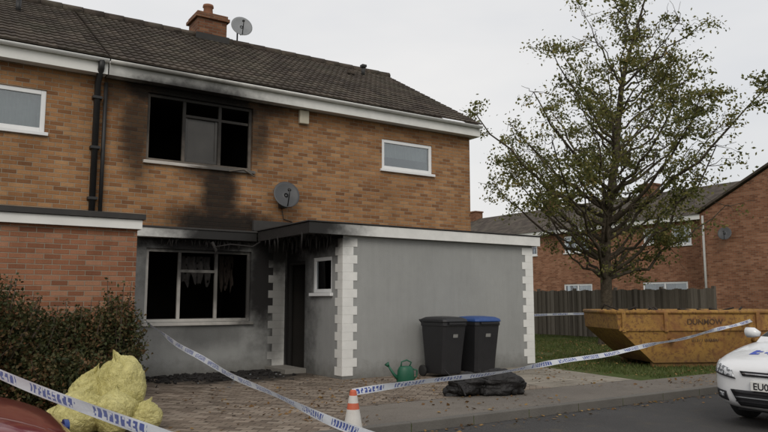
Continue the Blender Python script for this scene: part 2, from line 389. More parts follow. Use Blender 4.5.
m_dish=simple('dish_grey',(.06,.062,.065),.5,.2,5); m_dishl=simple('dish_light',(.22,.23,.24),.5,.1,5)
dish('roof_dish',(6.55,YR-.1,8.40),.30,math.radians(-100),H,m_dishl,20)
tube('dish_mast',[(6.5,YR+.05,7.9),(6.5,YR+.05,8.45)],.02,m_pipe,H)
dish('wall_dish',(6.05,M-.22,3.46),.29,math.radians(-100),H,m_dish,20)
box('dish_wall_bracket',5.98,6.12,M-.14,M,3.22,3.42,m_pipe,H)
tube('dish_cable',[(6.05,M-.015,3.25),(6.1,M-.015,3.0),(6.3,M-.015,2.95)],.008,m_pipe,H,n=5)
boxes('alarm_box',[(6.40,6.62,M-.09,M,5.03,5.32)],simple('alarm_cream',(.50,.46,.36),.5),H,bevel=.02)
def onroof(x,s,h=0): return (x,Y0+dy*s+ny*h,Z0+dz*s+nz*h)
tube('roof_vent_pipe',[onroof(9.9,3.9,-.05),tuple(Vector(onroof(9.9,3.9))+Vector((0,0,.28)))],.05,m_pipe,H)
boxes('roof_vent_cowl',[(9.83,9.97,onroof(0,3.9)[1]-.07,onroof(0,3.9)[1]+.07,onroof(0,3.9)[2]+.25,onroof(0,3.9)[2]+.32)],m_pipe,H)
boxes('roof_vent_tile',[(9.2,9.42,onroof(0,3.6)[1]-.1,onroof(0,3.6)[1]+.1,onroof(0,3.6)[2]+.0,onroof(0,3.6)[2]+.10)],m_tile,H,bevel=.02)
tube('roof_vent_pipe',[onroof(1.3,3.0,-.05),tuple(Vector(onroof(1.3,3.0))+Vector((0,0,.25)))],.05,m_pipe,HL)
tubes('downpipe',[([(2.42,M-.33,ZE+.22),(2.42,M-.30,ZE+.08),(2.42,M-.07,ZE-.12),(2.42,M-.07,2.7)],.055),([(2.56,M-.06,ZE-.1),(2.56,M-.06,2.7)],.035)],m_pipe,HL)
boxes('pipe_brackets',[(2.34,2.50,M-.14,M,z,z+.05) for z in (3.1,4.0,4.9)],m_pipe,HL)
boxes('window_canopy',[(2.77,5.45,M-.20,M-.002,2.50,2.665)],m_white_can,H,bevel=.006)
box('window_canopy_felt',2.76,5.46,M-.22,M-.002,2.667,2.70,m_dark,H)
EF=10.675; EX0=6.2; EX1=10.84
wall('extension_front_wall','x',EX0,EX1,0,2.52,EF,[],m_grey,H)
wall('extension_side_wall','y',EF,M,0,2.52,EX0,[(12.12,12.90,.0,2.12),(11.07,11.80,1.50,2.16)],m_grey_side,H,depth=.11)
wall('extension_side_wall_right','y',EF,M,0,2.52,EX1,[],m_grey,H)
V,F=boxvf(EX0+.12,EX1-.02,EF+.02,M-.01,.02,2.5); mesh('hall_interior',V,[f for i,f in enumerate(F) if i!=5],m_room,H)
window('porch_window','y',11.07,11.80,1.50,2.16,EX0,H,m_upvc,m_glass,(),(),fw=.07,inset=.02)
boxes('door_frame',[(EX0+.03,EX0+.09,12.122,12.18,0,2.118),(EX0+.03,EX0+.09,12.84,12.898,0,2.118),(EX0+.03,EX0+.09,12.18,12.84,2.06,2.118)],white_soot('door_frame_burnt',[(12.9,1.2,.5,3,1),(12.3,2.1,.9,1.2,1)],1,(.35,.33,.30)),H)
mesh('door',[(EX0+.1,12.2,.03),(EX0+.72,12.32,.03),(EX0+.72,12.32,2.03),(EX0+.1,12.2,2.03)],[(0,1,2,3)],m_char2,H,solid=.045)
CX=5.46
boxes('flat_roof_fascia_front',[(CX,EX1+.12,EF-.13,EF-.10,2.50,2.69)],white_soot('fascia_white_sooty',[(5.4,2.6,1.3,.6,1.0)]),H)
boxes('flat_roof_fascia_right',[(EX1+.09,EX1+.12,EF-.10,M,2.50,2.688)],m_white,H)
boxes('flat_roof_fascia_left',[(CX,CX+.03,EF-.10,M-.23,2.50,2.688)],m_char,H)
box('flat_roof_deck',CX+.03,EX1+.09,EF-.10,M-.003,2.60,2.70,m_gravel,H)
box('porch_soffit',CX+.03,EX1+.08,EF-.097,M-.21,2.522,2.535,m_char,H,bevel=0)
box('flat_roof_felt_edge',CX-.02,EX1+.14,EF-.15,M-.004,2.701,2.722,m_dark,H)
box('roof_upstand',5.42,7.05,M-.10,M-.002,2.723,2.93,m_dark,H,bevel=.01)
rr=random.Random(3); L=[]
for i in range(60):
    y=rr.uniform(EF+.0,M-.3); x=CX+rr.uniform(-.01,.6); l=rr.uniform(.05,.34)
    L.append(([(x,y,2.53),(x+rr.uniform(-.04,.04),y+rr.uniform(-.03,.03),2.53-l)],[.018,.004]))
for i in range(40):
    x=rr.uniform(3.6,5.4); l=rr.uniform(.04,.2); L.append(([(x,M-.1,2.50),(x+rr.uniform(-.05,.05),M-.1,2.50-l)],[.016,.004]))
L.append(([(4.55,M-.2,2.45),(4.62,M-.24,2.3),(4.6,M-.2,2.15)],[.03,.03,.01]))
L.append(([(5.5,M-.3,2.5),(5.3,M-.35,2.38),(4.9,M-.25,2.42),(4.6,M-.25,2.36)],[.02,.02,.015,.01]))
tubes('hanging_debris',L,m_char,H,n=5)
def quoins(name,fn,parent,mat,z1=2.49):
    L=[];z=.06;i=0
    while z<z1-.05:
        zt=min(z+.149,z1); L+=fn(z,zt,i%2); z+=.15;i+=1
    boxes(name,L,mat,parent,bevel=.003)
T=.010
quoins('quoins_left',lambda a,b,o:[(EX0-T,EX0+(.29 if o else .21),EF-T,EF-.001,a,b),(EX0-T,EX0-.001,EF,EF+(.17 if o else .26),a,b)],H,m_white_qc)
quoins('quoins_right',lambda a,b,o:[(EX1-(.30 if o else .21),EX1+T,EF-T,EF-.001,a,b),(EX1+.001,EX1+T,EF,EF+(.17 if o else .26),a,b)],H,m_white)
quoins('quoins_wall',lambda a,b,o:[(6.16-(.36 if o else .26),6.16,M-T,M-.001,a,b)],H,m_white_q)
box('door_step',5.75,6.19,12.0,12.9,.005,.09,simple('concrete_step',(.2,.19,.17),.9,obj=False),H)
NF=11.0; NX=2.745
wall('extension_front_wall','x',-4,NX,0,2.5,NF,[],m_brick_red,HL)
wall('extension_side_wall','y',NF,M,0,2.5,NX,[],m_brick_red,HL)
box('extension_fascia',-4,NX+.05,NF-.09,NF-.06,2.44,2.58,m_white,HL)
box('extension_fascia_side',NX+.02,NX+.05,NF-.06,M-.21,2.44,2.58,m_white,HL)
box('extension_felt_edge',-4,NX+.09,NF-.13,M-.01,2.585,2.67,m_dark,HL)
# ================================================================ GROUND
k=N('grass_ground'); n1=k.noise(.5,5,.6); n2=k.noise(18,4,.7)
c=k.ramp(n2,[(.3,(.04,.055,.017)),(.55,(.075,.10,.03)),(.75,(.12,.125,.05))])
c=k.mix(k.ramp(n1,[(.5,0.),(.7,.6)]),c,(.12,.095,.05))
k.bsdf(c,.95,k.bump(n2,.03),spec=.1); m_grassg=k.m
zs=[(-300,-.004),(-3.2,-.004),(-3.2,-.104),(6.55,-.104),(6.55,-.004),(300,-.004)]
V=[(x,y,z) for (y,z) in zs for x in (-300,300)]; F=[(2*i,2*i+1,2*i+3,2*i+2) for i in range(5)]
mesh('ground',V,F,m_grassg)
def asphalt(name,c,s=1.0):
    k=N(name); n=k.noise(120,3,.7); v=k.n('ShaderNodeTexVoronoi'); v.inputs['Scale'].default_value=90; k.l(k.pos(),v.inputs[0])
    b=k.noise(.6,5,.65); f=k.math('ADD',k.math('MULTIPLY',n,.5),k.math('MULTIPLY',b,.9)); f=k.math('ADD',f,.3)
    col=k.mix(1.0,c,k.comb(f,f,f),'MULTIPLY')
    col=k.mix(k.ramp(k.noise(3,6,.7),[(.56,0.),(.66,.35)]),col,(.10,.085,.06))
    k.bsdf(col,.85,k.bump(v.outputs[0],.006),spec=.3); return k.m
m_road=asphalt('road_asphalt',(.055,.053,.052)); m_foot=asphalt('footway_asphalt',(.16,.142,.122))
def sheet(name,pts,z,mat): return mesh(name,[(x,y,z) for x,y in pts],[tuple(range(len(pts)))],mat)
sheet('road',[(-120,-3.1),(120,-3.1),(120,6.54),(-120,6.54)],-.1,m_road)
def paving(name,ramp,bw,rh,ms,mort,rot=0,moss=.5):
    k=N(name)
    mp=k.n('ShaderNodeMapping'); mp.inputs['Rotation'].default_value=(0,0,rot); k.l(k.pos(),mp.inputs[0]); vec=mp.outputs[0]
    u,v,_=k.sep(vec); u=k.math('ADD',u,40.0*bw*10); v=k.math('ADD',v,40.0*rh*10); vec=k.comb(u,v)
    row=k.math('FLOOR',k.math('DIVIDE',v,rh)); par=k.math('MODULO',row,2)
    off=k.math('MULTIPLY',k.math('SUBTRACT',1,par),.5*bw); bn=k.math('FLOOR',k.math('DIVIDE',k.math('ADD',u,off),bw))
    wn=k.n('ShaderNodeTexWhiteNoise',noise_dimensions='2D'); k.l(k.comb(row,bn),wn.inputs[0])
    col=k.ramp(wn.outputs[0],ramp)
    bt=k.n('ShaderNodeTexBrick'); k.l(vec,bt.inputs['Vector']); bt.inputs['Scale'].default_value=1; bt.inputs['Mortar Size'].default_value=ms
    bt.inputs['Mortar Smooth'].default_value=.2; bt.inputs['Brick Width'].default_value=bw; bt.inputs['Row Height'].default_value=rh
    mf=bt.outputs['Fac']; col=k.mix(mf,col,mort)
    n=k.noise(.9,6,.7); col=k.mix(1.0,col,k.ramp(n,[(.3,(.6,.58,.55)),(.7,(1.15,1.12,1.08))]),'MULTIPLY')
    col=k.mix(k.ramp(k.noise(2.4,6,.72),[(.55,0.),(.70,moss)]),col,(.055,.048,.033))
    x,y,z=k.sep(k.pos())
    d=k.math('ADD',k.math('POWER',k.math('DIVIDE',k.math('SUBTRACT',x,4.9),1.9),2.0),k.math('POWER',k.math('DIVIDE',k.math('SUBTRACT',y,12.2),1.2),2.0))
    d=k.math('ADD',d,k.math('MULTIPLY',k.math('SUBTRACT',k.noise(2.5,5,.7),.5),1.6))
    col=k.mix(k.ramp(d,[(.3,.92),(1.0,0.)]),col,(.016,.014,.012))
    f=k.noise(80,3,.6)
    k.bsdf(col,.85,k.bump(k.math('ADD',k.math('MULTIPLY',mf,-1.),k.math('MULTIPLY',f,.3)),.008),spec=.3); return k.m
m_block=paving('block_paving',[(0,(.14,.11,.088)),(.4,(.21,.17,.135)),(.7,(.26,.215,.175)),(1,(.31,.265,.22))],.2,.1,.006,(.07,.058,.045),math.radians(45),.4)
m_conc=paving('concrete_drive',[(0,(.24,.22,.185)),(1,(.30,.275,.235))],1.2,1.2,.012,(.09,.08,.065),0,.3)
sheet('driveway',[(-6,6.67),(4.2,6.67),(4.6,7.9),(8.4,7.9),(8.2,10.67),(6.2,10.67),(6.2,12.93),(2.745,12.93),(2.745,11.0),(-6,11.0)],.006,m_block)
sheet('concrete_path',[(8.4,7.9),(10.4,7.9),(10.75,10.2),(10.75,10.67),(8.2,10.67)],.006,m_conc)
sheet('footway',[(4.2,6.67),(60,6.67),(60,7.75),(10.4,7.75),(10.4,7.9),(4.6,7.9)],.004,m_foot)
m_kerb=simple('kerb_concrete',(.12,.112,.10),.9,.3,3,.004,obj=False)
L=[];x=-20
while x<50: L.append((x,x+.911,6.545,6.668,-.14,.010)); x+=.915
boxes('kerb',L,m_kerb,None,bevel=.012)
def blades(name,n,region,mat,h0=.03,h1=.08):
    P=[]
    while len(P)<n:
        x=rng.uniform(region[0],region[1]);y=rng.uniform(region[2],region[3])
        if x<10.95+max(0,(8-y))*.05 and y<10.7: continue
        if y<7.78: continue
        if mnoise.noise(Vector((x*.8,y*.8,0)))<-.35 : continue
        P.append((x,y))
    P=np.array(P); n=len(P); a=rng.uniform(0,2*np.pi,n); h=rng.uniform(h0,h1,n); w=.006+.006*rng.random(n)
    lx=rng.normal(0,.025,n);ly=rng.normal(0,.025,n)
    V=np.zeros((n,3,3)); V[:,0,0]=P[:,0]-w*np.cos(a);V[:,0,1]=P[:,1]-w*np.sin(a); V[:,1,0]=P[:,0]+w*np.cos(a);V[:,1,1]=P[:,1]+w*np.sin(a)
    V[:,2,0]=P[:,0]+lx;V[:,2,1]=P[:,1]+ly;V[:,2,2]=h
    return mesh(name,V.reshape(-1,3),np.arange(3*n).reshape(-1,3),mat)
def leafmat(name,ramp,trans=.35,scale=1.0):
    k=N(name); g=k.n('ShaderNodeNewGeometry'); k._p=g.outputs['Position']
    big=k.noise(scale,3,.5); f=k.math('ADD',k.math('MULTIPLY',g.outputs['Random Per Island'],.65),k.math('SUBTRACT',k.math('MULTIPLY',big,.9),.25),clamp=True)
    col=k.ramp(f,ramp); b=k.bsdf(col,.6,spec=.25)
    t=k.n('ShaderNodeBsdfTranslucent'); k.l(col,t.inputs[0]); mx=k.n('ShaderNodeMixShader'); mx.inputs[0].default_value=trans
    k.l(b.outputs[0],mx.inputs[1]); k.l(t.outputs[0],mx.inputs[2]); k.l(mx.outputs[0],k.out.inputs[0]); return k.m
m_blade=leafmat('grass_blades',[(0,(.04,.06,.015)),(.5,(.08,.11,.027)),(.85,(.13,.14,.045)),(1,(.2,.16,.08))],.2)
blades('grass',60000,(10.6,22,7.78,20),m_blade)
def leaves_mesh(name,P,size,mat,parent=None,flat=False):
    P=np.array(P); n=len(P); s=size*(.6+.8*rng.random(n))
    a=rng.normal(size=(n,3)); 
    if flat: a[:,2]*=.15
    a/=np.linalg.norm(a,axis=1)[:,None]
    b=rng.normal(size=(n,3)); 
    if flat: b[:,2]*=.15
    b-=a*(a*b).sum(1)[:,None]; b/=np.linalg.norm(b,axis=1)[:,None]
    V=np.zeros((n,4,3)); V[:,0]=P-a*s[:,None]*.5; V[:,1]=P+b*s[:,None]*.3; V[:,2]=P+a*s[:,None]*.5; V[:,3]=P-b*s[:,None]*.3
    return mesh(name,V.reshape(-1,3),np.arange(4*n).reshape(-1,4),mat,parent)
m_litter=leafmat('leaf_litter',[(0,(.05,.03,.015)),(.4,(.15,.08,.03)),(.8,(.28,.17,.06)),(1,(.35,.26,.10))],.1,3)
P=[]
while len(P)<3200:
    x=rng.uniform(10.5,20);y=rng.uniform(6.7,17)
    if mnoise.noise(Vector((x*.5,y*.5,4)))+rng.uniform(-.4,.4)<0: continue
    P.append((x,y,rng.uniform(.015,.05)))
c=0
while c<800:
    x=rng.uniform(1,10.8);y=rng.uniform(6.7,10.6)
    if mnoise.noise(Vector((x*.9,y*.9,7)))+rng.uniform(-.3,.3)<.05: continue
    P.append((x,y,.016)); c+=1
for i in range(260): P.append((rng.uniform(2,14),6.53-abs(rng.normal(0,.16)),-.088))
leaves_mesh('fallen_leaves',P,.055,m_litter,flat=True)
# ================================================================ FENCE
k=N('fence_wood'); g=k.n('ShaderNodeNewGeometry'); k._p=g.outputs['Position']
x,y,z=k.sep(k._p); gr=k.noise(6,5,.7,k.comb(k.math('MULTIPLY',x,8),k.math('MULTIPLY',y,8),k.math('MULTIPLY',z,.6)))
f=k.math('ADD',k.math('MULTIPLY',gr,.5),k.math('MULTIPLY',g.outputs['Random Per Island'],.5))
k.bsdf(k.ramp(f,[(.2,(.065,.056,.045)),(.5,(.12,.105,.085)),(.8,(.18,.16,.135))]),.9,k.bump(gr,.004),spec=.2); m_fence=k.m
FN=empty('wooden_fence',(20.3,19,0)); L=[]; y=12.4;i=0
while y<31:
    w=.118; o=.0 if i%2 else .018; L.append((20.3+o,20.322+o,y,y+w,.06,1.72+.02*math.sin(i*1.3))); y+=w-.008; i+=1
boxes('boards',L,m_fence,FN,bevel=0)
boxes('posts',[(20.345,20.445,yy,yy+.1,0,1.8) for yy in np.arange(12.4,31,1.83)],m_fence,FN)
boxes('rails',[(20.345,20.39,12.42,31,zz,zz+.08) for zz in (.3,.9,1.5)],m_fence,FN)
# ================================================================ BACKGROUND HOUSES
def bgterrace():
    B=empty('brick_house',(32,30,0)); X=30.5
    hs=[(25.7,27.5,4.0,4.95),(19.6,20.65,4.0,4.95),(21.6,22.25,4.15,4.95),(29.6,31.2,4.0,4.95),(33.5,35.3,4.0,4.95),(38,39.6,4.0,4.95),(19.9,22.4,1.1,2.25),(25.6,27.6,1.1,2.25),(33.4,35.4,1.1,2.25)]
    wall('front_wall','y',18.2,50,0,5.2,X,hs,m_brick_red,B)
    for i,h in enumerate(hs):
        window('window_%d'%i,'y',*h,X,B,m_upvc,m_glass,(.5,) if h[1]-h[0]>1 else (),(),fw=.09,inset=.03)
    boxes('curtains',[(X+.16,X+.17,h[0]+.05,h[0]+(h[1]-h[0])*.3,h[2],h[3]) for h in hs]+[(X+.16,X+.17,h[1]-(h[1]-h[0])*.25,h[1]-.05,h[2],h[3]) for h in hs],m_curtain,B)
    boxes('fascia',[(X-.3,X-.27,18.2,50,5.12,5.36)],m_white,B)
    boxes('core',[(X+.6,X+8,18.3,50,0,5.1)],m_roomn,B,bevel=0)
    mesh('roof',[(X-.36,18.2,5.36),(X-.36,50,5.36),(X+3.8,50,7.35),(X+3.8,18.2,7.35),(X+8,50,5.36),(X+8,18.2,5.36)],[(0,3,2,1),(3,5,4,2),(0,5,3),(1,2,4)],m_tile,B)
    for yy in (24,31.5,39): 
        boxes('chimney_%d'%yy,[(X+3.4,X+4.1,yy,yy+.8,7,7.8),(X+3.35,X+4.15,yy-.05,yy+.85,7.8,7.9)],m_chim,B)
    tubes('downpipes',[([(X-.08,yy,0),(X-.08,yy,5.2)],.05) for yy in (18.5,24.5,32)],m_pipe,B)
    B2=empty('brick_house',(29,13,0)); X=29.0; ya,yb,yp=8.8,18.18,13.5
    wall('front_wall','y',ya,yb,0,5.2,X,[(10.2,11.6,4.0,5.0),(10.0,12,1,2.2)],m_brick_red,B2)
    window('window_a','y',10.2,11.6,4.0,5.0,X,B2,m_upvc,m_glasscar,(.5,),(),fw=.09,inset=.03)
    window('window_b','y',10.0,12,1,2.2,X,B2,m_upvc,m_glasscar,(.5,),(),fw=.09,inset=.03)
    mesh('gable',[(X,ya,5.2),(X,yb,5.2),(X,yp,7.55)],[(0,1,2)],m_brick_red,B2)
    wall('side_wall','x',X,X+9,0,5.2,ya,[],m_brick_red,B2)
    wall('side_wall_b','x',X,X+9,0,5.2,yb,[],m_brick_red,B2)
    mesh('roof',[(X-.15,ya-.3,5.12),(X+9,ya-.3,5.12),(X+9,yp,7.68),(X-.15,yp,7.68),(X+9,yb+.1,5.26),(X-.15,yb+.1,5.26)],[(0,1,2,3),(3,2,4,5)],m_tile,B2,solid=.1)
    tube('downpipe',[(X-.07,18.0,0),(X-.07,18.0,5.1)],.05,simple('pipe_light',(.4,.4,.38)),B2)
    dish('wall_dish',(X-.25,16.9,4.2),.3,math.radians(-160),B2,m_dish,20)
    boxes('chimney',[(X+3,X+3.8,13.2,13.9,7.2,8.7)],m_chim,B2)
bgterrace()
# ================================================================ TREE
def make_tree(base,name):
    T_=empty(name,base); R=Vector((.834,-.552,0)); Fw=Vector((.552,.834,0)); b=Vector(base)
    r=random.Random(23)
    env=[(3.3,.6,1.6),(4.2,.4,3.7),(5.0,.15,4.8),(6.0,.15,5.1),(7.0,.5,5.0),(8.0,.8,4.5),(9.0,1.1,3.6),(10.0,1.3,2.7),(11.0,1.5,1.9),(11.8,1.5,1.0)]
    def E(z):
        for a,c in zip(env,env[1:]):
            if a[0]<=z<=c[0]:
                t=(z-a[0])/(c[0]-a[0]); return a[1]+(c[1]-a[1])*t,a[2]+(c[2]-a[2])*t
        return (1.4,.3)
    Tb=[]; leaf=[]
    def trunkpt(z): return b+R*(.13*z*(z/10)+.05*math.sin(z*1.3))+Fw*.08*math.sin(z)+Vector((0,0,z))
    tp=[trunkpt(z) for z in np.linspace(0,11,22)]
    tr=[.19*(1-z/11.6)**.9+.012+(.07 if z<.2 else 0) for z in np.linspace(0,11,22)]
    Tb.append((tp,tr))
    def branch(p0,p1,r0,nseg,wob,lift):
        pts=[];d=p1-p0
        for i in range(nseg+1):
            t=i/nseg; q=p0+d*t+Vector((0,0,lift*math.sin(math.pi*t)*-1))
            q+=Vector((r.gauss(0,wob),r.gauss(0,wob),r.gauss(0,wob)))*(t*(1-t)*4 if i<nseg else .5)
            pts.append(q)
        Tb.append((pts,[max(.006,r0*(1-.8*i/nseg)) for i in range(nseg+1)])); return pts
    zz=np.linspace(3.5,11.7,200); wts=np.array([E(z)[1]**1.1 for z in zz]); cdf=np.cumsum(wts)/wts.sum()
    lim=[]; NL=74
    for i in range(NL):
        z=float(np.interp((i+.5)/NL,cdf,zz)); c,rad=E(z); ang=i*2.39996+r.uniform(-.3,.3); q=rad*r.choice([r.uniform(.35,.7),r.uniform(.65,.98)])
        tip=b+R*(c+q*math.cos(ang))+Fw*(q*math.sin(ang)*.85)+Vector((0,0,z+r.uniform(-.3,.3)))
        z0=max(2.0,z-1.0-q*r.uniform(.35,.6)); z0=min(z0,10.6)
        lim.append((branch(trunkpt(z0),tip,.022+.011*q,9,.08,.1*q),q))
    for pts,q in lim:
        nt=int(5+q*2.2)
        for kx in range(nt):
            t=1 if kx<3 else r.uniform(.35,1); p=pts[min(len(pts)-1,int(t*(len(pts)-1)+.5))]
            d=Vector((r.gauss(0,1),r.gauss(0,1),r.gauss(.1,.6))).normalized()*r.uniform(.35,1.0)
            tw=branch(p,p+d,.012,4,.05,0)
            for s in tw[1:]:
                g=mnoise.noise(s*.75+Vector((3,1,5)))
                if g<-.10 or r.random()>.80: continue
                leaf.append((s,r.uniform(.08,.26),int(r.uniform(8,30)*(1+1.2*min(.5,g)))))
    P=[]
    for c,s,n in leaf:
        c=np.array(c); P.append(c+rng.normal(size=(n,3))*np.array([s,s,s*.6]))
    P=np.concatenate(P)
    V=[];F=[]
    for pts,rd in Tb:
        v,f=tube_vf(pts,rd,7 if len(pts)>8 else 4,len(V),cap=False); V+=v;F+=f
    k=N('bark'); n=k.noise(9,5,.7); k.bsdf(k.ramp(n,[(.3,(.035,.028,.02)),(.7,(.12,.10,.075))]),.95,k.bump(n,.03),spec=.1)
    mesh('trunk_and_limbs',V,F,k.m,T_,smooth=True)
    lm=leafmat('tree_leaves',[(0,(.05,.058,.019)),(.28,(.095,.105,.032)),(.6,(.165,.165,.05)),(.85,(.24,.21,.07)),(1,(.30,.21,.07))],.45,.9)
    leaves_mesh('foliage',P,.10,lm,T_); print('leaves',len(P))
make_tree((17.6,14.3,0),'deciduous_tree')
# ================================================================ HEDGE
def shrub(name,base,blobs,n,size,mat,seed):
    E_=empty(name,base); r=random.Random(seed); P=[];Tb=[]
    for (cx,cy,cz,rx,ry,rz,w) in blobs:
        for _ in range(int(n*w/12)):
            d=Vector((r.gauss(0,1),r.gauss(0,1),r.gauss(0,1))).normalized()*(r.random()**.4)
            c=(cx+d.x*rx,cy+d.y*ry,max(.05,cz+d.z*rz))
            for _ in range(12): P.append((c[0]+r.gauss(0,.07),c[1]+r.gauss(0,.07),max(.02,c[2]+r.gauss(0,.06))))
        for _ in range(34):
            d=Vector((r.gauss(0,1),r.gauss(0,1),abs(r.gauss(0,1)))).normalized()*r.uniform(.85,1.4)
            e=(cx+d.x*rx,cy+d.y*ry,max(.1,cz+d.z*rz)); m_=(cx+d.x*rx*.5,cy+d.y*ry*.5,cz*.6)
            Tb.append(([(cx+r.uniform(-.2,.2),cy+r.uniform(-.15,.15),0),m_,e],[.02,.012,.004]))
            for t in np.linspace(.5,1,9):
                for _ in range(3): P.append(tuple(m_[q]+(e[q]-m_[q])*t+r.gauss(0,.03) for q in range(3)))
    tubes('stems',Tb,simple('stems_'+name,(.06,.042,.03),.9,obj=False),E_,n=5)
    P=[p if p[2]>0.01 else (p[0],p[1],.02) for p in P]
    leaves_mesh('foliage',P,size,mat,E_)
m_bush=leafmat('hedge_leaves',[(0,(.015,.02,.009)),(.35,(.04,.05,.017)),(.6,(.075,.07,.025)),(.8,(.13,.075,.035)),(1,(.19,.085,.04))],.2,2.2)
shrub('hedge',(1.5,10.2,0),[(.7,9.9,.82,.55,.5,.78,1.1),(1.2,10.2,.66,.5,.45,.60,.8),(1.85,10.35,.60,.45,.4,.62,.8),(2.35,10.4,.6,.36,.33,.82,.7),(1.5,9.7,.35,.7,.4,.35,.8),(.2,9.5,.8,.6,.5,.8,1)],13500,.05,m_bush,5)
# ================================================================ WHEELIE BINS
def bin_(loc,rz,lidc,name='wheelie_bin'):
    E_=empty(name,loc,(0,0,rz)); mb=m_black; ml=simple('bin_lid',lidc,.4,.15,6)
    def loft(rings):
        V=[];F=[]
        for (w,d,z,yo) in rings:
            c=.05; 
            pts=[(-w+c,-d),(w-c,-d),(w,-d+c),(w,d-c),(w-c,d),(-w+c,d),(-w,d-c),(-w,-d+c)]
            V+=[(x,y+yo,z) for x,y in pts]
        n=8
        for i in range(len(rings)-1):
            for j in range(n): a=i*n+j;b=i*n+(j+1)%n; F.append((a,b,b+n,a+n))
        F.append(tuple(range(n))[::-1]); F.append(tuple(range((len(rings)-1)*n,len(rings)*n))); return V,F
    V,F=loft([(.23,.255,.06,.02),(.235,.26,.09,.02),(.24,.28,.3,.02),(.275,.335,.90,0),(.285,.35,.905,0),(.285,.35,.965,0)])
    mesh('body',V,F,mb,E_,bevel=.008,keep=False)
    V,F=loft([(.292,.36,.97,0),(.296,.368,.985,-.0),(.285,.35,1.02,0),(.23,.28,1.055,.01),(.1,.14,1.07,.02)])
    mesh('lid',V,F,ml,E_,bevel=.01,keep=False)
    boxes('front_lip',[(-.2,.2,-.385,-.352,.93,.965)],mb,E_,keep=False)
    tubes('handle',[([(-.22,.37,.97),(-.22,.42,1.0),(.22,.42,1.0),(.22,.37,.97)],.016),([(-.24,.27,.1),(.24,.27,.1)],.015)],mb,E_,keep=False)
    for s,nm in ((-1,'wheel_left'),(1,'wheel_right')):
        tube(nm,[(s*.245,.27,.1),(s*.255,.27,.1),(s*.29,.27,.1),(s*.30,.27,.1)],[.08,.10,.10,.08],simple('bin_tyre',(.02,.02,.02),.8),E_,n=20,keep=False)
    mesh('label',[(-.06,-.318,.70),(.05,-.318,.70),(.05,-.326,.76),(-.06,-.326,.76)],[(0,1,2,3)],simple('bin_label',(.2,.2,.19),.6),E_,keep=False,solid=.004)
bin_((7.98,10.10,.006),math.radians(3),(.016,.016,.018))
bin_((8.70,10.0,.006),math.radians(-4),(.02,.06,.20))
def wcan(loc):
    E_=empty('watering_can',loc,(0,0,math.radians(-20))); m=simple('green_plastic',(.012,.09,.05),.45,.15,5)
    V,F=tube_vf([(0,0,0),(0,0,.02),(0,0,.2),(0,0,.25),(0,0,.27)],[.125,.135,.12,.10,.085],18)
    V=[(x*1.15,y*.8,z) for x,y,z in V]; mesh('body',V,F,m,E_,smooth=True,keep=False)
    tubes('spout',[([(-.11,0,.05),(-.2,0,.14),(-.30,0,.29)],[.035,.024,.016]),([(-.29,0,.27),(-.325,0,.32)],[.018,.045])],m,E_,n=12,keep=False)
    tubes('handle',[([(.06,0,.25),(.10,0,.33),(.02,0,.37),(-.07,0,.34),(-.08,0,.25)],.013),([(.13,0,.22),(.2,0,.2),(.19,0,.1),(.14,0,.06)],.013)],m,E_,n=10,keep=False)
wcan((6.85,9.7,.006))
# ================================================================ RUBBISH BAGS
def bagvf(rx,ry,rz,seed,neck=True,lump=.16):
    n1,n2=56,84;V=[];F=[];sv=Vector((seed*3.1,seed*1.7,seed*.9)); a0=1.0 if not neck else .0
    for i in range(n1+1):
        th=math.pi*i/n1
        for j in range(n2):
            ph=2*math.pi*j/n2; d=Vector((math.sin(th)*math.cos(ph),math.sin(th)*math.sin(ph),math.cos(th)))
            dw=d+.3*mnoise.noise_vector(d*2+sv)
            q=1+lump*mnoise.noise(d*1.5+sv)+(.10+.07*a0)*(.35-abs(mnoise.noise(dw*2.6+sv)))+.08*(.3-abs(mnoise.noise(dw*6+sv)))+.03*(.3-abs(mnoise.noise(dw*13+sv)))
            z=d.z
            p=Vector((d.x*rx*q,d.y*ry*q,0)); zz=rz*(1+z*q)*.5
            if neck:
                g=max(0,1-th/.45); q2=1-.6*g**.8
                pl=.07*math.cos(ph*13+5*mnoise.noise(d*2+sv))*min(1,max(0,1-th/1.2))
                p=p*(q2*(1+pl)); p.x+=rx*.45*g; zz+=rz*.07*g*(1+.8*math.cos(ph*3+seed))
            V.append((p.x,p.y,max(0.0,zz-.05)))
    for i in range(n1):
        for j in range(n2):
            a=i*n2+j;b=i*n2+(j+1)%n2; F.append((a,a+n2,b+n2,b))
    return V,F
k=N('yellow_plastic'); n=k.noise(14,4,.6,k.objc(),2.5); n2=k.noise(2.5,3,.6,k.objc())
k.bsdf(k.ramp(n2,[(.3,(.46,.41,.14)),(.7,(.62,.57,.25))]),.30,k.bump(n,.03),spec=.5); m_bag=k.m
YB=empty('yellow_rubbish_bags',(1.8,8.1,0))
for i,(x,y,rx,ry,h,rz) in enumerate([(1.50,8.0,.27,.25,.42,.3),(1.80,7.85,.25,.23,.40,1.2),(1.93,8.2,.27,.24,.70,2.2),(1.66,8.35,.26,.22,.56,.7),(2.1,7.8,.18,.17,.30,.2),(1.36,8.25,.18,.18,.28,1.7)]):
    V,F=bagvf(rx,ry,h*1.1,i+1); mesh('bag_%d'%(i+1),V,F,m_bag,YB,smooth=True,keep=False,loc=(x-1.8,y-8.1,.01),rot=(0,0,rz))
CL=empty('charred_rubbish',(6.95,7.9,0)); mc=simple('melted_black',(.012,.011,.011),.6,.6,8,.03,bscale=12)
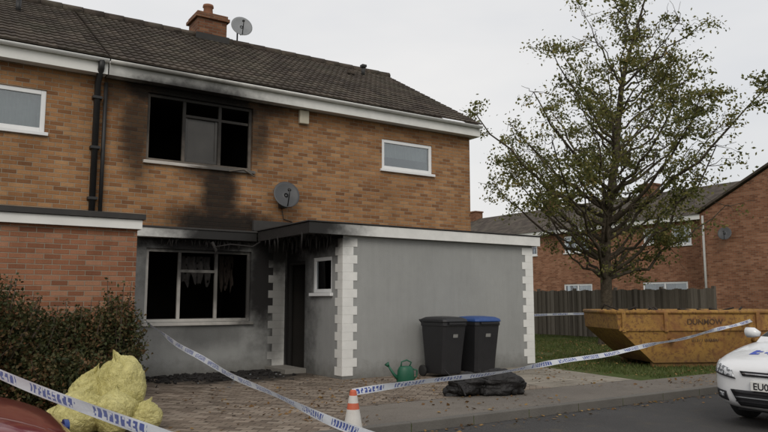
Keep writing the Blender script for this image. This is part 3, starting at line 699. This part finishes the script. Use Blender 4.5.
for i,(x,y,rx,ry,h,rz) in enumerate([(-.18,.1,.32,.22,.30,.3),(.2,-.08,.34,.24,.34,-.5),(.42,-.18,.18,.18,.22,0),(-.42,.15,.16,.15,.16,0)]):
    V,F=bagvf(rx,ry,h*1.2,i+11,False,.35); mesh('lump_%d'%(i+1),V,F,mc,CL,smooth=True,keep=False,loc=(x,y,.008),rot=(0,0,rz))
rr=random.Random(5); L=[]
for i in range(26):
    x,y=rr.uniform(-.6,.6),rr.uniform(-.35,.3); a=rr.uniform(0,6.28); l=rr.uniform(.05,.22); z=rr.uniform(.02,.26)
    L.append(([(x,y,z),(x+l*math.cos(a),y+l*math.sin(a),z+rr.uniform(-.01,.12))],[.012,.008]))
tubes('fragments',L,mc,CL,n=5,keep=False)
def chunks(name,n,fn,sz,mat):
    r=random.Random(9); V=[];F=[]
    for i in range(n):
        cx,cy=fn(r); s=[sz*r.uniform(.3,1.5) for _ in range(3)]; s[2]*=.35; rot=Matrix.Rotation(r.uniform(0,6.3),3,'Z')@Matrix.Rotation(r.uniform(-.5,.5),3,'X')
        v,f=boxvf(-s[0],s[0],-s[1]*.5,s[1]*.5,-s[2],s[2],len(V))
        for p in v:
            q=rot@(Vector(p)*r.uniform(.7,1.2)); V.append((cx+q.x,cy+q.y,max(.008,q.z+s[2]*.8)))
        F+=f
    return mesh(name,V,F,mat)
chunks('fire_debris',560,lambda r:(r.gauss(4.6,.8),12.8-abs(r.gauss(0,.5))),.05,m_char)
chunks('scattered_debris',200,lambda r:(r.uniform(2.8,7.5),r.uniform(7.8,11.8)) ,.018,m_char2)
chunks('broken_glass',90,lambda r:(r.gauss(4.4,.8),12.5-abs(r.gauss(0,.8))),.02,m_dishl)
# ================================================================ SKIP
def skip(loc,rz):
    E_=empty('rubbish_skip',loc,(0,0,rz)); k=N('skip_yellow'); n=k.noise(3,6,.7,k.objc()); n2=k.noise(14,5,.7,k.objc())
    c=k.ramp(n,[(.3,(.24,.125,.028)),(.7,(.36,.205,.05))]); c=k.mix(k.ramp(n2,[(.50,0.),(.60,.8)]),c,(.13,.055,.024))
    c=k.mix(k.ramp(k.noise(1.7,5,.7,k.objc()),[(.5,0.),(.62,.75)]),c,(.20,.085,.03))
    x,y,z=k.sep(k.objc()); c=k.mix(k.ramp(z,[(.0,.6),(.35,0.)]),c,(.10,.06,.03))
    k.bsdf(c,.7,k.bump(n2,.006)); ms=k.m
    hl,hb,w,wb,h=2.0,1.25,.88,.80,1.12
    V=[(-hb,-wb,.1),(hb,-wb,.1),(hb,wb,.1),(-hb,wb,.1),(-hl,-w,.78),(hl,-w,.78),(hl,w,.78),(-hl,w,.78),(-hl-.03,-w,h),(hl+.03,-w,h),(hl+.03,w,h),(-hl-.03,w,h)]
    F=[(0,3,2,1),(0,1,5,4),(1,2,6,5),(2,3,7,6),(3,0,4,7),(4,5,9,8),(5,6,10,9),(6,7,11,10),(7,4,8,11)]
    mesh('hopper',V,F,ms,E_,solid=.02,keep=False)
    tubes('rim',[([(-hl-.03,-w,h),(hl+.03,-w,h),(hl+.03,w,h),(-hl-.03,w,h),(-hl-.03,-w,h)],.045)],ms,E_,n=8,keep=False)
    boxes('ribs',[(xx-.04,xx+.04,-w-.05,-w+.01,.72,h) for xx in (-1.9,-1.0,1.0,1.9)]+[(-hl,hl,-w-.035,-w,.74,.80)],ms,E_,keep=False)
    tubes('lifting_lugs',[([(xx,s*(w-.02),.55),(xx,s*(w+.12),.55)],.045) for xx in (-.9,.9) for s in (-1,1)],ms,E_,n=10,keep=False)
    boxes('feet',[(-hb,hb,-wb+.05,-wb+.15,0,.1),(-hb,hb,wb-.15,wb-.05,0,.1)],ms,E_,keep=False)
    md=simple('lettering_dark',(.07,.04,.022),.7,.6,20)
    for txt,zz,sz in (('DUNMOW',.87,.16),('01371 000000',.52,.10)):
        cu=bpy.data.curves.new('lettering','FONT'); cu.body=txt; cu.size=sz; cu.align_x='CENTER'; cu.extrude=.001; cu.offset=.001
        t=bpy.data.objects.new('lettering',cu); t.data.materials.append(md); COL.objects.link(t); t.parent=E_
        t.rotation_euler=(math.radians(90 if zz>.7 else 83.3),0,0); t.location=(-.15,-w-.018 if zz>.7 else -.868,zz)
    r=random.Random(2); V=[];F=[]
    nx,nyy=40,18
    for j in range(nyy+1):
        for i in range(nx+1):
            x=-hl+.06+(2*hl-.12)*i/nx; y=-w+.05+(2*w-.1)*j/nyy
            V.append((x,y,.90+.22*mnoise.noise(Vector((x*1.6,y*1.6,0)))+.14*mnoise.noise(Vector((x*5,y*5,2)))+.12*max(0,-x*.5)))
    for j in range(nyy):
        for i in range(nx): a=j*(nx+1)+i; F.append((a,a+1,a+nx+2,a+nx+1))
    mesh('load',V,F,m_rag,E_,keep=False)
    L=[]
    for i in range(60):
        x,y=r.uniform(-1.8,1.7),r.uniform(-.7,.7); a=r.uniform(0,6.3); l=r.uniform(.1,.4); z=r.uniform(.98,1.14)
        L.append(([(x,y,z),(max(-1.9,min(1.9,x+l*math.cos(a))),max(-.8,min(.8,y+l*math.sin(a))),z+r.uniform(-.08,.15))],r.uniform(.012,.03)))
    tubes('burnt_timbers',L,m_char2,E_,n=5,keep=False)
skip((14.15,9.25,.0),math.radians(-28))
# ================================================================ CONE
def cone(loc):
    E_=empty('traffic_cone',loc); k=N('cone_mat'); x,y,z=k.sep(k.objc())
    band=k.ramp(z,[(0,(.60,.09,.03)),(.24,(.70,.70,.67)),(.42,(.60,.09,.03)),(.48,(.70,.70,.67)),(.55,(.60,.09,.03))],'CONSTANT')
    n=k.noise(12,4,.6,k.objc()); col=k.mix(k.math('MULTIPLY',n,.5),band,(.25,.18,.13),'MIX'); k.bsdf(col,.5)
    rings=[(.14,.03),(.125,.06),(.032,.59),(.026,.60),(.012,.603)]
    V,F=tube_vf([(0,0,z) for _,z in rings],[r_ for r_,_ in rings],24); mesh('body',V,F,k.m,E_,smooth=False,keep=False)
    boxes('foot',[(-.19,.19,-.19,.19,0,.032)],m_black,E_,bevel=.012,keep=False)
cone((3.58,5.95,-.098)); cone((2.62,3.78,-.098))
# ================================================================ POLICE TAPE
k=N('police_tape_mat'); u,v,_=k.sep(k.uv())
per=k.math('MODULO',u,.62); inword=k.math('LESS_THAN',per,.46)
ch=k.math('LESS_THAN',k.math('MODULO',u,.052),.036); cell=k.n('ShaderNodeTexWhiteNoise',noise_dimensions='2D')
k.l(k.comb(k.math('FLOOR',k.math('DIVIDE',u,.018)),k.math('FLOOR',k.math('MULTIPLY',v,6))),cell.inputs[0])
letter=k.math('MULTIPLY',k.math('MULTIPLY',inword,ch),k.math('GREATER_THAN',cell.outputs[0],.22))
mid=k.math('MULTIPLY',k.math('GREATER_THAN',v,.15),k.math('LESS_THAN',v,.85)); letter=k.math('MULTIPLY',letter,mid)
k.bsdf(k.mix(letter,(.68,.71,.75),(.015,.05,.30)),.4,k.bump(k.noise(25,3),.004))
b=[n for n in k.t.nodes if n.type=='BSDF_PRINCIPLED'][0]
t=k.n('ShaderNodeBsdfTranslucent'); t.inputs[0].default_value=(.6,.63,.68,1); mx=k.n('ShaderNodeMixShader'); mx.inputs[0].default_value=.25
k.l(b.outputs[0],mx.inputs[1]); k.l(t.outputs[0],mx.inputs[2]); k.l(mx.outputs[0],k.out.inputs[0]); m_tape=k.m
def tape(a,b,sag,seed,w=.075,name='police_tape',twist=.5,fold=0):
    a=Vector(a);b=Vector(b); n=160; d=(b-a); side=d.normalized().cross(Vector((0,0,1))).normalized(); V=[];F=[]; L=d.length; uu=[]
    r=random.Random(seed); p1,p2=r.uniform(0,6),r.uniform(0,6)
    for i in range(n+1):
        t=i/n; c=a+d*t+Vector((0,0,-sag*4*t*(1-t)+.010*math.sin(t*L*2.3+p2)))
        an=twist*math.sin(t*L*1.1+p1)+.35*twist*math.sin(t*L*3.1+p2)
        up=Vector((0,0,1))*math.cos(an)+side*math.sin(an)
        mid=c+side*.008*math.sin(t*L*9)
        V+= [tuple(c-up*w/2),tuple(mid),tuple(c+up*w/2)]; uu.append(t*L)
    for i in range(n):
        for q in (0,1): F.append((3*i+q,3*i+3+q,3*i+4+q,3*i+1+q))
    o=mesh(name,V,F,m_tape,smooth=True); me=o.data; li=np.zeros(len(me.loops),dtype=np.int32); me.loops.foreach_get('vertex_index',li)
    me.uv_layers[0].data.foreach_set('uv',np.stack([np.array(uu)[li//3]+5,(li%3)*.5],1).ravel())
C=(3.58,5.95,.49)
tape((3.42,12.8,.98),(2.62,3.78,.44),.12,1,w=.07)
tape(C,(15.75,8.3,1.06),.14,2,w=.07,twist=.9)
tape((.35,5.02,.97),(1.05,3.26,.71),.0,3,w=.07,twist=.35)
tape((15.75,8.3,1.06),(22,7.5,1.0),.2,4)
tape((17.6,14.2,1.0),(14,18,.95),.08,5,name='police_tape')
# ================================================================ CARS
def car(name,loc,rz,paint,police=False):
    E_=empty(name,loc,(0,0,rz))
    st=[(2.13,.50,.30,.52,.60,.64),(2.10,.66,.24,.56,.66,.70),(1.98,.80,.20,.60,.72,.775),(1.75,.875,.19,.62,.78,.85),(1.35,.905,.19,.64,.86,.92),(.98,.915,.19,.65,.92,.98),(.4,.92,.18,.65,.95,1.0),(-.6,.92,.18,.65,.97,1.01),(-1.4,.915,.19,.66,.98,1.02),(-1.85,.89,.22,.68,.97,1.01),(-2.08,.84,.28,.68,.93,.98),(-2.16,.74,.34,.64,.86,.9)]
    V=[];F=[]
    for (x,w,zb,zm,zs,zh) in st:
        h=[(0,zb),(w*.8,zb),(w*.98,zb+.10),(w,zm-.1),(w*.995,zm+.04),(w*.965,zs),(w*.86,zs+(zh-zs)*.55),(w*.45,zh),(0,zh+.012)]
        full=h+[(-a,b_) for a,b_ in h[-2:0:-1]]
        V+=[(x,y,z) for y,z in full]
    n=16
    for i in range(len(st)-1):
        for j in range(n): a=i*n+j;b_=i*n+(j+1)%n; F.append((a,b_,b_+n,a+n))
    F.append(tuple(range(n))[::-1]); F.append(tuple(range((len(st)-1)*n,len(st)*n)))
    o=mesh('body',V,F,paint,None,smooth=True,sub=2)
    cut=[]
    for wx in (1.28,-1.36):
        Vc,Fc=tube_vf([(wx,-1.2,.32),(wx,1.2,.32)],.36,40); c_=mesh('cut',Vc,Fc,paint); cut.append(c_)
        m=o.modifiers.new('bool','BOOLEAN'); m.operation='DIFFERENCE'; m.object=c_; m.solver='EXACT'
    dg=bpy.context.evaluated_depsgraph_get(); dg.update(); me=bpy.data.meshes.new_from_object(o.evaluated_get(dg)); o.modifiers.clear(); o.data=me; me.polygons.foreach_set('use_smooth',[True]*len(me.polygons))
    for c_ in cut: bpy.data.objects.remove(c_)
    bv=BVHTree.FromPolygons([v.co.copy() for v in me.vertices],[tuple(p.vertices) for p in me.polygons])
    o.parent=E_
    try:
        me.set_sharp_from_angle(angle=math.radians(40))
    except Exception: pass
    boxes('underbody',[(-1.9,1.85,-.60,.60,.17,.5)],m_black,E_,keep=False)
    def ring(z,xf,xr,wf,wr): return [(xf,wf*.55,z),(xf-.10,wf,z),(-.35,(wf+wr)/2+.02,z),(xr+.12,wr,z),(xr,wr*.6,z),(xr,-wr*.6,z),(xr+.12,-wr,z),(-.35,-(wf+wr)/2-.02,z),(xf-.10,-wf,z),(xf,-wf*.55,z)]
    R=[ring(.93,1.12,-2.0,.80,.80),ring(1.0,1.02,-1.98,.79,.79),ring(1.36,.28,-1.62,.62,.60),ring(1.44,-.02,-1.40,.54,.52),ring(1.465,-.3,-1.1,.35,.35)]
    V=[p for r_ in R for p in r_]; F=[];n=10; mi=[]
    for i in range(4):
        for j in range(n): a=i*n+j;b_=i*n+(j+1)%n; F.append((a,b_,b_+n,a+n)); mi.append(1 if i==1 else 0)
    F.append(tuple(range(4*n,5*n))); mi.append(0)
    mesh('cabin',V,F,[paint,m_glasscar],E_,keep=False,matidx=mi,bevel=.02,smooth=False)
    def proj(y,z,off,front=True):
        h=bv.ray_cast(Vector((4,y,z)) if front else Vector((-4,y,z)),Vector((-1,0,0)) if front else Vector((1,0,0)))
        return h[0]+Vector((off if front else -off,0,0)) if h[0] else Vector((2.0,y,z))
    def patch(nm,c,mat,off,nu=14,nv=6,front=True,smooth=True):
        V=[];F=[]
        for j in range(nv+1):
            for i in range(nu+1):
                a=i/nu;b_=j/nv
                y=(c[0][0]*(1-a)+c[1][0]*a)*(1-b_)+(c[3][0]*(1-a)+c[2][0]*a)*b_; z=(c[0][1]*(1-a)+c[1][1]*a)*(1-b_)+(c[3][1]*(1-a)+c[2][1]*a)*b_
                V.append(proj(y,z,off,front))
        for j in range(nv):
            for i in range(nu): q=j*(nu+1)+i; F.append((q,q+1,q+nu+2,q+nu+1))
        return mesh(nm,V,F,mat,E_,keep=False,smooth=smooth,solid=.008)
    mchr=simple('chrome_'+name,(.6,.6,.62),.15,.05,metal=1)
    mlamp=N('lamp_'+name); mlamp.bsdf(mlamp.mix(mlamp.ramp(mlamp.noise(22,2,.5,mlamp.objc()),[(.45,0.),(.55,1.)]),(.12,.13,.14),(.65,.67,.70)),.12,spec=.9); mlamp=mlamp.m
    patch('grille_upper',[(-.36,.60),(.36,.60),(.40,.655),(-.40,.655)],m_black,.010)
    patch('grille_bar',[(-.37,.622),(.37,.622),(.38,.634),(-.38,.634)],mchr,.016)
    patch('intake_lower',[(-.42,.26),(.42,.26),(.52,.44),(-.52,.44)],m_black,.010)
    for i,z in enumerate((.31,.36,.41)): patch('intake_slat_%d'%i,[(-.45,z-.006),(.45,z-.006),(.46,z+.006),(-.46,z+.006)],m_dishl if i==1 else m_black,.02)
    for s in (-1,1):
        patch('headlight_%s'%('l' if s>0 else 'r'),[(s*.46,.575),(s*.80,.635),(s*.83,.755),(s*.50,.665)],mlamp,.012)
        patch('headlight_rim_%s'%('l' if s>0 else 'r'),[(s*.445,.56),(s*.81,.62),(s*.80,.637),(s*.46,.577)],m_black,.014,nv=2)
        patch('fog_surround_%s'%('l' if s>0 else 'r'),[(s*.56,.30),(s*.74,.33),(s*.74,.43),(s*.58,.41)],m_black,.010)
        patch('fog_lamp_%s'%('l' if s>0 else 'r'),[(s*.61,.34),(s*.68,.35),(s*.68,.40),(s*.61,.395)],mlamp,.018,nu=4,nv=3)
    px=proj(0,.50,.03).x
    boxes('number_plate',[(px-.02,px+.005,-.26,.26,.445,.555)],simple('plate_white',(.75,.75,.72),.4),E_,keep=False)
    cu=bpy.data.curves.new('plate_text','FONT'); cu.body='EU05 HVB'; cu.size=.105; cu.align_x='CENTER'; cu.offset=.002
    t=bpy.data.objects.new('plate_text',cu); t.data.materials.append(m_black); COL.objects.link(t); t.parent=E_; t.location=(px+.008,0,.463); t.rotation_euler=(math.radians(90),0,math.radians(90))
    V,F=tube_vf([(proj(0,.675,.004).x-.01,0,.675),(proj(0,.675,.02).x+.004,0,.675)],[.04,.036],20); V=[(x,y*1.6,z) for x,y,z in V]; mesh('badge',V,F,simple('badge_blue',(.02,.05,.2),.3),E_,keep=False)
    patch('tail_lamps_a',[(.55,.75),(.8,.75),(.8,.88),(.55,.88)],simple('tail_red',(.4,.01,.01),.2),.012,front=False)
    patch('tail_lamps_b',[(-.55,.75),(-.8,.75),(-.8,.88),(-.55,.88)],simple('tail_red',(.4,.01,.01),.2),.012,front=False)
    mt=simple('tyre',(.02,.02,.02),.85,.2,10); ma=simple('alloy',(.38,.38,.40),.35,.1,metal=.7)
    for wx in (1.28,-1.36):
        for s in (-1,1):
            V=[];F=[];n1,n2=36,10
            for i in range(n1):
                A=2*math.pi*i/n1
                for j in range(n2):
                    B_=2*math.pi*j/n2; rr_=.265+.052*math.cos(B_); V.append((wx+rr_*math.cos(A),s*(.80+.0)+.10*max(-1,min(1,1.25*math.sin(B_))),.317+rr_*math.sin(A)))
            for i in range(n1):
                for j in range(n2): F.append((i*n2+j,((i+1)%n1)*n2+j,((i+1)%n1)*n2+(j+1)%n2,i*n2+(j+1)%n2))
            mesh('tyre',V,F,mt,E_,smooth=True,keep=False)
            L=[([(wx,s*.80,.317),(wx,s*.87,.317)],.05)]
            for q in range(5):
                A=q*2*math.pi/5+.3; L.append(([(wx,s*.865,.317),(wx+.21*math.cos(A),s*.875,.317+.21*math.sin(A))],[.035,.024]))
            ringp=[(wx+.215*math.cos(A),s*.87,.317+.215*math.sin(A)) for A in np.linspace(0,2*math.pi,33)]; L.append((ringp,.016))
            tubes('alloy_wheel',L,ma,E_,n=8,keep=False)
            tube('hub_dark',[(wx,s*.75,.317),(wx,s*.80,.317)],.21,m_black,E_,n=24,keep=False)
    for s in (-1,1):
        V,F=tube_vf([(.78,s*.86,1.02),(.80,s*.93,1.04),(.80,s*1.02,1.04),(.79,s*1.04,1.03)],[.03,.065,.07,.03],12); mesh('mirror_%s'%('l' if s>0 else 'r'),V,F,paint,E_,keep=False,smooth=True)
    if police:
        mb=simple('livery_blue',(.02,.06,.42),.35); my=simple('livery_yellow',(.65,.75,.03),.35)
        def sidep(nm,x0,x1,z0,z1,s,mat):
            V=[];F=[]
            for j in range(5):
                for i in range(7):
                    x=x0+(x1-x0)*i/6; z=z0+(z1-z0)*j/4; h=bv.ray_cast(Vector((x,s*3,z)),Vector((0,-s,0)))
                    V.append((h[0]+Vector((0,s*.004,0))) if h[0] else Vector((x,s*.92,z)))
            for j in range(4):
                for i in range(6): q=j*7+i; F.append((q,q+1,q+8,q+7))
            mesh(nm,V,F,mat,E_,keep=False,smooth=True)
        for s in (-1,1):
            for i in range(8):
                for j in range(2): sidep('livery_block',.9-.34*i-.34,.9-.34*i,.50+.17*j,.665+.17*j,s,mb if (i+j)%2 else my)
        boxes('light_bar',[(-.62,-.38,-.5,-.05,1.47,1.56),(-.62,-.38,.05,.5,1.47,1.56)],simple('beacon_blue',(.02,.08,.6),.15),E_,bevel=.02,keep=False)
        V=[];F=[]
        def top(x,y,off): h=bv.ray_cast(Vector((x,y,3)),Vector((0,0,-1))); return h[0]+Vector((0,0,off))
        for q,(y0,y1) in enumerate([(-.46+.16*i,-.46+.16*i+.115) for i in range(6)]):
            o_=len(V)
            for i in range(5):
                for j in range(3): V.append(top(1.62+.045*i,y0+(y1-y0)*j/2,.004))
            for i in range(4):
                for j in range(2):
                    if (q*3+i*2+j)%4==1: continue
                    F.append((o_+i*3+j,o_+i*3+j+1,o_+i*3+j+4,o_+i*3+j+3))
        mesh('bonnet_lettering',V,F,mb,E_,keep=False)
    return E_
def paintm(name,c):
    k=N(name); n=k.noise(2,4,.6,k.objc()); x,y,z=k.sep(k.objc()); dirt=k.ramp(k.math('ADD',z,k.math('MULTIPLY',k.noise(8,4,.6,k.objc()),.2)),[(.2,.55),(.55,.0)])
    k.bsdf(k.mix(dirt,c,(.16,.14,.12)),.28,spec=.5,coat=.7); return k.m
car('police_car',(10.12,4.22,-.1),math.radians(180),paintm('white_car_paint',(.74,.75,.76)),True)
car('parked_car',(-1.28,4.95,-.1),math.radians(0),paintm('red_car_paint',(.14,.010,.012)))
# ================================================================ LIGHT / WORLD / CAMERA
W=bpy.data.worlds.new('World'); S.world=W; W.use_nodes=True; t=W.node_tree; t.nodes.clear()
o=t.nodes.new('ShaderNodeOutputWorld'); bg=t.nodes.new('ShaderNodeBackground'); sk=t.nodes.new('ShaderNodeTexSky'); sk.sky_type='NISHITA'; sk.sun_disc=False
EL,AZ=math.radians(38),math.radians(215)
sk.sun_elevation=EL; sk.sun_rotation=AZ; sk.dust_density=4; sk.air_density=1.5
tc=t.nodes.new('ShaderNodeTexCoord'); mp=t.nodes.new('ShaderNodeMapping'); mp.inputs['Scale'].default_value=(1,1,3.2); nz=t.nodes.new('ShaderNodeTexNoise'); nz.inputs['Scale'].default_value=1.7; nz.inputs['Detail'].default_value=6; nz.inputs['Roughness'].default_value=.5
t.links.new(tc.outputs['Generated'],mp.inputs[0]); t.links.new(mp.outputs[0],nz.inputs['Vector'])
cr=t.nodes.new('ShaderNodeValToRGB'); cr.color_ramp.elements[0].position=.3; cr.color_ramp.elements[0].color=(7.5,7.6,7.85,1); cr.color_ramp.elements[1].position=.7; cr.color_ramp.elements[1].color=(9.3,9.1,8.9,1)
t.links.new(nz.outputs[0],cr.inputs[0])
mx=t.nodes.new('ShaderNodeMix'); mx.data_type='RGBA'; mx.inputs[0].default_value=.9
t.links.new(sk.outputs[0],mx.inputs[6]); t.links.new(cr.outputs[0],mx.inputs[7]); t.links.new(mx.outputs[2],bg.inputs[0]); bg.inputs[1].default_value=.1
t.links.new(bg.outputs[0],o.inputs[0])
sd=bpy.data.lights.new('sun','SUN'); sd.energy=1.0; sd.angle=math.radians(28); sd.color=(1,.94,.86)
so=bpy.data.objects.new('sun',sd); COL.objects.link(so)
d=Vector((math.sin(AZ)*math.cos(EL),math.cos(AZ)*math.cos(EL),math.sin(EL))); so.rotation_euler=d.to_track_quat('Z','Y').to_euler(); so.location=(0,-5,20)
cd=bpy.data.cameras.new('camera'); co=bpy.data.objects.new('camera',cd); COL.objects.link(co); S.camera=co
cd.sensor_width=36; cd.lens=32.81; cd.clip_start=.05; cd.clip_end=1000
co.location=(0,0,1.37); co.rotation_euler=(math.radians(90+6.84),0,-math.atan2(.552,.834))
S.view_settings.view_transform='Standard'; S.view_settings.look='None'; S.view_settings.exposure=0; S.view_settings.gamma=1
